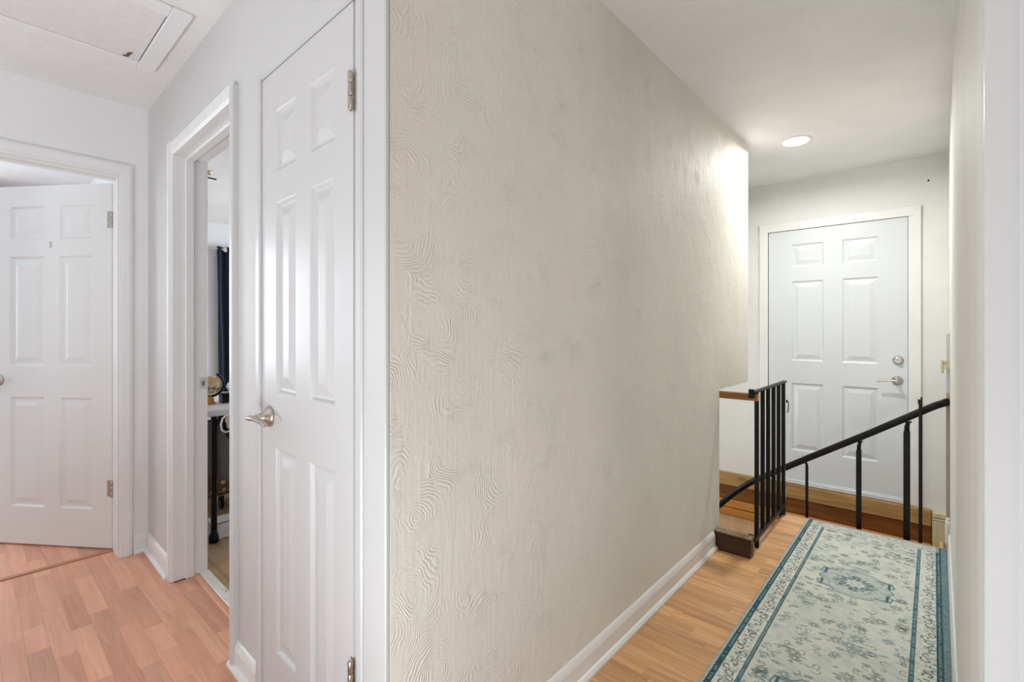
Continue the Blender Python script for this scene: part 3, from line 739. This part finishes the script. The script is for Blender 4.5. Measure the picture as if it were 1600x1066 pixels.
        q = [(cu+x, cv+y) for x, y in pts]; stroke(q+[q[0]], 0.0055, teal, 0.95)
        q = [(cu+x*0.9, cv+y*0.9) for x, y in pts]; stroke(q+[q[0]], 0.003, char, 0.55)
        for sx in (-1, 1):
            for sy in (-1, 1):
                stroke([(cu+sx*0.125, cv+sy*0.095), (cu+sx*0.125, cv+sy*0.045)], 0.011, deep, 0.85)
                stroke([(cu+sx*0.132, cv+sy*0.092), (cu+sx*0.085, cv+sy*0.097)], 0.006, teal, 0.8)
                for k in range(8): curl(cu+sx*rng.uniform(0.04, 0.11), cv+sy*rng.uniform(0.02, 0.09), rng.uniform(0.007, 0.013), rng.uniform(0, 6), [line, teal, char][k % 3], 0.65)
        for k in range(18):
            a = 2*math.pi*k/18; rr = 0.048+0.012*(k % 2)
            blob(cu+rr*math.cos(a), cv+rr*math.sin(a), 0.017, 0.008, a, deep if k % 3 else teal, 0.75)
        for s in (-1, 1): blob(cu, cv+s*0.073, 0.022, 0.014, 0, teal, 0.7); blob(cu+s*0.075, cv, 0.014, 0.018, 0, teal, 0.5)
        blob(cu, cv, 0.034, 0.030, 0, cream, 0.95)
        for k in range(10):
            a = 2*math.pi*k/10; curl(cu+0.018*math.cos(a), cv+0.016*math.sin(a), 0.005, a, line, 0.5, 0.0025)
    for cv in (0.775, 1.80): medallion(cv)
    # borders
    nz = noise(0.006); nz2 = noise(0.012)
    def band(d0, d1, col, axis, dots=None, speck=0.0, lo=0.0):
        for s in (0, 1):
            X = U if axis == 0 else V; T = V if axis == 0 else U
            if axis == 1 and s == 1: continue
            X = X if s == 0 else W-0.0125-X
            m = ((X >= (d0 if d0 > 0 or s == 0 else -1)) & (X < d1) & (V >= lo)).astype(float)
            cc = col[None, None]*(0.78+0.44*nz[..., None]); img[:] = img*(1-m[..., None])+cc*m[..., None]
            if dots:
                mid = (d0+d1)/2; ph = (T/dots) % 1-0.5; e = np.hypot(ph*dots, (X-mid))
                md = m*np.clip((dots*0.26-e)/c+0.5, 0, 1)*0.55*(nz2 > 0.35); img[:] = img*(1-md[..., None])+cream*md[..., None]
    band(0.036, 0.094, cream*0.88+wash*0.12, 0, lo=0.045)
    # meander of little sprigs in the cream border strips
    for s in (0, 1):
        v = 0.06; k = 0
        while v < L:
            u = 0.065+0.013*math.sin(v*42); u = u if s == 0 else W-u
            curl(u, v, 0.019, rng.uniform(0, 6), char if k % 4 else teal, 0.9, 0.0046, 1.35, 1 if k % 2 else -1)
            uu = 0.065-0.016*math.sin(v*42); uu = uu if s == 0 else W-uu
            if k % 2: blob(uu, v+0.012, 0.010, 0.005, rng.uniform(0, 3), [line, deep, olive][k % 3], 0.6)
            else: curl(uu, v+0.010, 0.008, rng.uniform(0, 6), char, 0.7, 0.0030)
            if k % 5 == 2: flower((0.065 if s == 0 else W-0.065), v+0.01, 0.017, teal, 0.55, 5)
            v += 0.034; k += 1
    band(0.094, 0.110, teal*0.82, 0, dots=0.013, lo=0.10)
    band(0.014, 0.036, deep, 0, dots=0.015)
    band(0.0, 0.014, wash*0.80, 0)
    m = ((U > W-0.0265)).astype(float)*0.75; img[:] = img*(1-m[..., None])+C(88, 120, 130)*(0.75+0.5*nz[..., None])*m[..., None]
    # right selvedge is broader and darker where the rug turns up at the wall
    # end border
    E = (V < 0.088) & (U > 0.036) & (U < W-0.036)
    m = E*0.55; img[:] = img*(1-m[..., None])+wash*m[..., None]
    for k in range(48):
        curl(rng.uniform(0.05, W-0.05), rng.uniform(0.02, 0.075), rng.uniform(0.008, 0.016), rng.uniform(0, 6), [teal, line][k % 2], 0.6)
    stroke([(0.06, 0.090), (W-0.06, 0.090)], 0.0045, char, 0.75); stroke([(0.1, 0.110), (W-0.1, 0.110)], 0.003, line, 0.5)
    stroke([(0.036, 0.012), (W-0.036, 0.012)], 0.006, teal, 0.7)
    # worn pile
    img *= (0.93+0.14*noise(0.004))[..., None]; img *= (0.96+0.08*noise(0.15))[..., None]
    # mesh
    ux = np.linspace(0, W, nu+1); vx = np.linspace(0, L, nv+1); UU, VV = np.meshgrid(ux, vx)
    edge = np.minimum(np.minimum(UU, W-UU), VV); z = 0.008*np.clip(edge/0.006, 0.12, 1)**0.5 + (rng.rand(*UU.shape)-0.5)*0.0007
    co = np.stack([UU, L-VV, z], -1).reshape(-1, 3)
    idx = np.arange((nu+1)*(nv+1)).reshape(nv+1, nu+1)
    q = np.stack([idx[1:, :-1], idx[1:, 1:], idx[:-1, 1:], idx[:-1, :-1]], -1).reshape(-1)
    me = bpy.data.meshes.new('runner_rug'); nf = nu*nv
    me.vertices.add(len(co)); me.vertices.foreach_set('co', co.astype(np.float32).ravel())
    me.loops.add(4*nf); me.loops.foreach_set('vertex_index', q.astype(np.int32))
    me.polygons.add(nf); me.polygons.foreach_set('loop_start', np.arange(0, 4*nf, 4, dtype=np.int32))
    me.polygons.foreach_set('loop_total', np.full(nf, 4, np.int32)); me.polygons.foreach_set('use_smooth', np.ones(nf, bool))
    me.update(); me.validate()
    at = me.color_attributes.new('weave', 'FLOAT_COLOR', 'CORNER')
    cc = np.ones((nf, 4, 4), np.float32); cc[..., :3] = np.clip(img.reshape(nf, 1, 3), 0, 1)
    at.data.foreach_set('color', cc.ravel())
    t = NT('woven_rug'); a = t.n('ShaderNodeVertexColor', layer_name='weave')
    t.set(a.outputs['Color'], 0.95, 0, 0.1); v = t.coord(); t.bump(t.noise(v, 700, 2).outputs['Fac'], 0.35, 0.001)
    me.materials.append(t.m)
    o = bpy.data.objects.new('runner_rug', me); COL.objects.link(o)
    o.location = (-0.612, 3.572-L, 0.0003)
    tag(o, 'cream and teal patterned runner rug with medallions on the passage floor', 'rug')
make_rug()

# ================================================================= BEDROOM GLIMPSE
cu = thing('curtain', 'long navy blue curtain hanging from a thin rod in the bedroom', 'curtain', (-6.06, 2.3, 0.1))
m = MB(); n = 90; y0, y1 = 1.845, 2.55; rows = 14; vs = []; fs = []
for r_ in range(rows+1):
    zz = 2.165-(2.165-0.12)*r_/rows
    for i in range(n+1):
        s = i/n; y = y0+0.03*(r_/rows)*(1-s)+(y1-y0)*s
        vs.append((-6.065+0.028*math.sin(s*2*math.pi*7.5+0.4*math.sin(r_*0.5)), y, zz))
for r_ in range(rows):
    for i in range(n): a = r_*(n+1)+i; fs.append((a, a+1, a+n+2, a+n+1))
m.add(vs, fs, True)
o = obj('cloth', m, M['navy'], cu); sm = o.modifiers.new('thick', 'SOLIDIFY'); sm.thickness = 0.003
g = MB()
for k in range(5): obj('grommet_ring', MB().lathe((-6.065, 1.93+0.13*k, 2.135), (1, 0, 0), [(0.024, -0.012), (0.027, -0.012), (0.027, 0.012), (0.024, 0.012)], 16), M['nickel'], cu)
rd = thing('curtain_rod', 'thin metal curtain rod on the bedroom wall holding the navy curtain', 'curtain rod', (-6.07, 2.3, 2.14))
obj('rod', MB().tube([(-6.065, 1.72, 2.138), (-6.065, 2.75, 2.138)], 0.011, 12), M['nickel'], rd)
obj('finial', MB().lathe((-6.065, 1.722, 2.138), (0, -1, 0), [(0.008, 0), (0.014, 0.004), (0.016, 0.014), (0.008, 0.026)], 14), M['nickel'], rd)
obj('wall_bracket', MB().bbox(-6.139, -6.06, 1.752, 1.762, 2.122, 2.134, 0.002), M['nickel'], rd)

dk = thing('desk', 'white topped desk with black metal legs just inside the bedroom', 'desk', (-3.6, 1.4, 0))
obj('desktop', MB().bbox(-3.95, -3.085, 0.895, 1.95, 0.725, 0.762, 0.004), M['white'], dk)
for (x, y) in ((-3.105, 0.930), (-3.92, 0.930), (-3.105, 1.92), (-3.92, 1.92)):
    lg = obj('leg', MB().bbox(x-0.013, x+0.013, y-0.013, y+0.013, 0.012, 0.725, 0.003), M['black'], dk)
    obj('foot', MB().lathe((x, y, 0.0), (0, 0, 1), [(0.018, 0), (0.026, 0.004), (0.024, 0.03), (0.016, 0.06), (0.015, 0.075)], 14), M['black'], lg)
obj('frame_rail', MB().bbox(-3.115, -3.095, 0.95, 1.90, 0.695, 0.725, 0.002), M['black'], dk)

gl = thing('globe', 'small antique tan globe in a dark ring on the bedroom desk', 'globe', (-3.36, 0.985, 0.762))
gc = Vector((-3.36, 0.985, 0.882)); gr = 0.058
t = NT('antique_globe_map'); v = t.coord(); nz = t.noise(v, 16, 5, 0.55)
t.set(t.ramp(nz.outputs['Fac'], [(0.40, srgb(60, 48, 46)), (0.47, srgb(226, 208, 172)), (0.60, srgb(206, 160, 104))]), 0.35)
m = MB(); m.lathe(gc, (0.25, 0.3, 0.92), [(max(0.0005, gr*math.sin(math.pi*i/20)), -gr*math.cos(math.pi*i/20)) for i in range(21)], 28)
obj('sphere', m, t.m, gl)
def arc(rr, a0, a1, n=28): return [gc+Vector((0.45*math.cos(R(a0+(a1-a0)*i/n)), 0.893*math.cos(R(a0+(a1-a0)*i/n)), math.sin(R(a0+(a1-a0)*i/n))))*rr for i in range(n+1)]
obj('meridian_ring', MB().tube(arc(0.073, -125, 62), 0.0065, 8), M['black'], gl)
obj('inner_ring', MB().tube(arc(0.064, -110, 58), 0.0030, 8), M['nickel'], gl)['label'] = 'thin silver graduated ring'
obj('stand', MB().lathe((gc.x, gc.y, 0.7625), (0, 0, 1), [(0.030, 0), (0.030, 0.010), (0.022, 0.014), (0.020, 0.034), (0.012, 0.046), (0.010, 0.052)], 18), M['orange'], gl)
bx = MB().bbox(-3.40, -3.33, 1.045, 1.10, 0.7625, 0.812, 0.003)
bxo = thing('black_box', 'little black box on the desk right of the globe stand', 'box', (-3.365, 1.07, 0.762)); obj('body', bx, M['black'], bxo)
obj('lid', MB().bbox(-3.402, -3.328, 1.043, 1.102, 0.8125, 0.822, 0.003), M['black'], bxo)

def soft(name, c, r, mat, label, cat, seed, squash=(1, 1, 1), amp=0.18, freq=3.0):
    rg = random.Random(seed); m = MB(); n1, n2 = 18, 24; vs = []; fs = []
    ph = [rg.uniform(0, 6.3) for _ in range(6)]
    for i in range(n1+1):
        th = math.pi*i/n1
        for k in range(n2):
            a = 2*math.pi*k/n2
            d = Vector((math.sin(th)*math.cos(a), math.sin(th)*math.sin(a), math.cos(th)))
            q = 1+amp*(math.sin(freq*d.x*2+ph[0])*math.sin(freq*d.y*2+ph[1])+0.6*math.sin(freq*3*d.z+ph[2]+2*d.x))*0.6
            vs.append((c[0]+d.x*r*q*squash[0], c[1]+d.y*r*q*squash[1], c[2]+d.z*r*q*squash[2]))
    for i in range(n1):
        for k in range(n2): fs.append((i*n2+k, i*n2+(k+1) % n2, (i+1)*n2+(k+1) % n2, (i+1)*n2+k))
    m.add(vs, fs, True)
    lo = min(v[2] for v in vs)
    return m, lo
t = NT('pale_teal_print'); v = t.coord((1, 1, 1)); nz = t.noise(v, 22, 3, 0.5, 1.5)
t.set(t.ramp(nz.outputs['Fac'], [(0.42, srgb(98, 160, 160)), (0.5, srgb(214, 224, 224)), (0.6, srgb(222, 220, 226))]), 0.35); M['tealbag'] = t.m
m, lo = soft('x', (-3.43, 1.20, 0.85), 0.088, None, '', '', 3, (0.8, 1.0, 1.0), 0.22)
m.map(lambda x, y, z: (x, y, max(z, 0.763)))
tb = thing('plastic_bag', 'crumpled white and teal plastic bag on the desk behind the globe', 'bag', (-3.46, 1.215, 0.762))
obj('bag_body', m, M['tealbag'], tb)
M['pink'] = plain('pale_pink_fleece', srgb(222, 188, 184), 0.9, vary=0.06, scale=60, bump=0.4)
pk = thing('pink_bag', 'soft pale pink bag with a white loop handle hanging off the desk edge', 'bag', (-3.04, 1.03, 0.64))
m, lo = soft('x', (-3.035, 1.045, 0.70), 0.062, None, '', '', 8, (0.5, 1.25, 0.95), 0.14)
obj('bag_body', m, M['pink'], pk)
obj('loop_handle', MB().tube([(-3.02, 0.985, 0.735), (-3.015, 0.965, 0.735), (-3.012, 0.945, 0.72), (-3.01, 0.936, 0.69), (-3.012, 0.942, 0.655), (-3.017, 0.962, 0.640), (-3.02, 0.99, 0.645)], 0.006, 8), M['white'], pk)['label'] = 'white loop handle'

fb = thing('fabric_bin', 'dark grey felt bin with a black lining under the desk edge', 'bin', (-3.25, 1.23, 0.33))
m = MB(); X0, X1, Y0, Y1, Z0, Z1 = -3.36, -3.135, 0.960, 1.50, 0.335, 0.665
# open box, front lip lower than the sides
vs = [(X1, Y0+0.015, Z0), (X1, Y1, Z0), (X0, Y1, Z0), (X0, Y0+0.015, Z0), (X1, Y0, Z1), (X1, Y0+0.06, Z1-0.095), (X1, Y1-0.06, Z1-0.095), (X1, Y1, Z1), (X0, Y1, Z1), (X0, Y0, Z1)]
m.add(vs, [(0, 1, 2, 3), (0, 5, 4), (0, 1, 6, 5), (1, 7, 6), (1, 2, 8, 7), (2, 3, 9, 8), (3, 0, 4, 9)])
o = obj('shell', m, M['greyfab'], fb); so = o.modifiers.new('thick', 'SOLIDIFY'); so.thickness = 0.006
obj('lining', MB().box(X0+0.012, X1-0.02, Y0+0.03, Y1-0.02, Z0+0.02, Z1-0.05), M['blackfab'], fb)
for ya in (Y0+0.10, Y1-0.05): obj('hanging_strap', MB().bbox(X0+0.004, X0+0.010, ya, ya+0.03, Z1-0.004, 0.722, 0.001), M['greyfab'], fb)

t = NT('gold_fabric_with_dots'); v = t.coord((0, 1, 1)); vo = t.n('ShaderNodeTexVoronoi', {'Vector': v, 'Scale': 16.0, 'Randomness': 0.25})
k = t.n('ShaderNodeMapRange', {'Value': vo.outputs['Distance'], 'From Min': 0.28, 'From Max': 0.34}).outputs[0]
t.set(t.mix(k, srgb(226, 200, 180), srgb(112, 82, 46)), 0.5); M['dots'] = t.m
gb = thing('polka_dot_case', 'brown and gold polka-dot rolling case on the bedroom floor under the desk', 'case', (-3.80, 1.45, 0))
obj('body', MB().bbox(-4.0, -3.62, 1.02, 1.75, 0.09, 0.40, 0.03), M['dots'], gb)
obj('edge_trim', MB().tube([(-3.612, 1.03, 0.095), (-3.612, 1.75, 0.155)], 0.006, 8).tube([(-3.612, 1.03, 0.120), (-3.612, 1.75, 0.180)], 0.005, 8), M['gold'], gb)
for (x, y) in ((-3.66, 1.14), (-3.66, 1.66), (-3.96, 1.14), (-3.96, 1.66)):
    w_ = obj('wheel', MB().lathe((x, y-0.012, 0.038), (0, 1, 0), [(0.030, 0), (0.0375, 0.005), (0.0375, 0.019), (0.030, 0.024)], 18), M['black'], gb)
    obj('wheel_fork', MB().bbox(x-0.012, x+0.012, y-0.016, y+0.016, 0.060, 0.0905, 0.003), M['black'], w_)

t = NT('white_box_print'); v = t.coord((1, 1, 1)); sx = t.n('ShaderNodeSeparateXYZ', {0: v})
t.set((0.78, 0.75, 0.77, 1), 0.5); M['carton'] = t.m
wb2 = thing('flat_white_box', 'flat white carton with a blue edge on the bedroom floor by the desk leg', 'box', (-3.15, 1.3, 0))
obj('carton', MB().bbox(-3.26, -3.124, 0.936, 1.62, 0.0005, 0.078, 0.003), M['carton'], wb2)
obj('lid', MB().bbox(-3.263, -3.122, 0.934, 1.623, 0.079, 0.090, 0.003), M['white'], wb2)
obj('blue_edge', MB().bbox(-3.1255, -3.122, 0.935, 1.622, 0.0905, 0.095, 0.001), plain('dark_blue_edge', srgb(30, 60, 80), 0.4), wb2)['label'] = 'dark blue edge strip'
m = MB()
for k, l in enumerate((0.05, 0.06, 0.045)): m.box(-3.1239, -3.1233, 0.99, 0.99+l, 0.056-0.013*k, 0.058-0.013*k)
obj('print_lines', m, M['greyfab'], wb2)

fx = thing('ceiling_fixture', 'small brass and black light fitting on the bedroom ceiling', 'ceiling light', (-4.19, 1.222, H))
obj('canopy', MB().lathe((-4.19, 1.205, H), (0, 0, -1), [(0.045, 0), (0.045, 0.008), (0.03, 0.02), (0.012, 0.024)], 20), M['brass'], fx)
obj('arm', MB().tube([(-4.19, 1.205, H-0.02), (-4.19, 1.205, H-0.045), (-4.18, 1.27, H-0.05)], 0.006, 8), M['black'], fx)
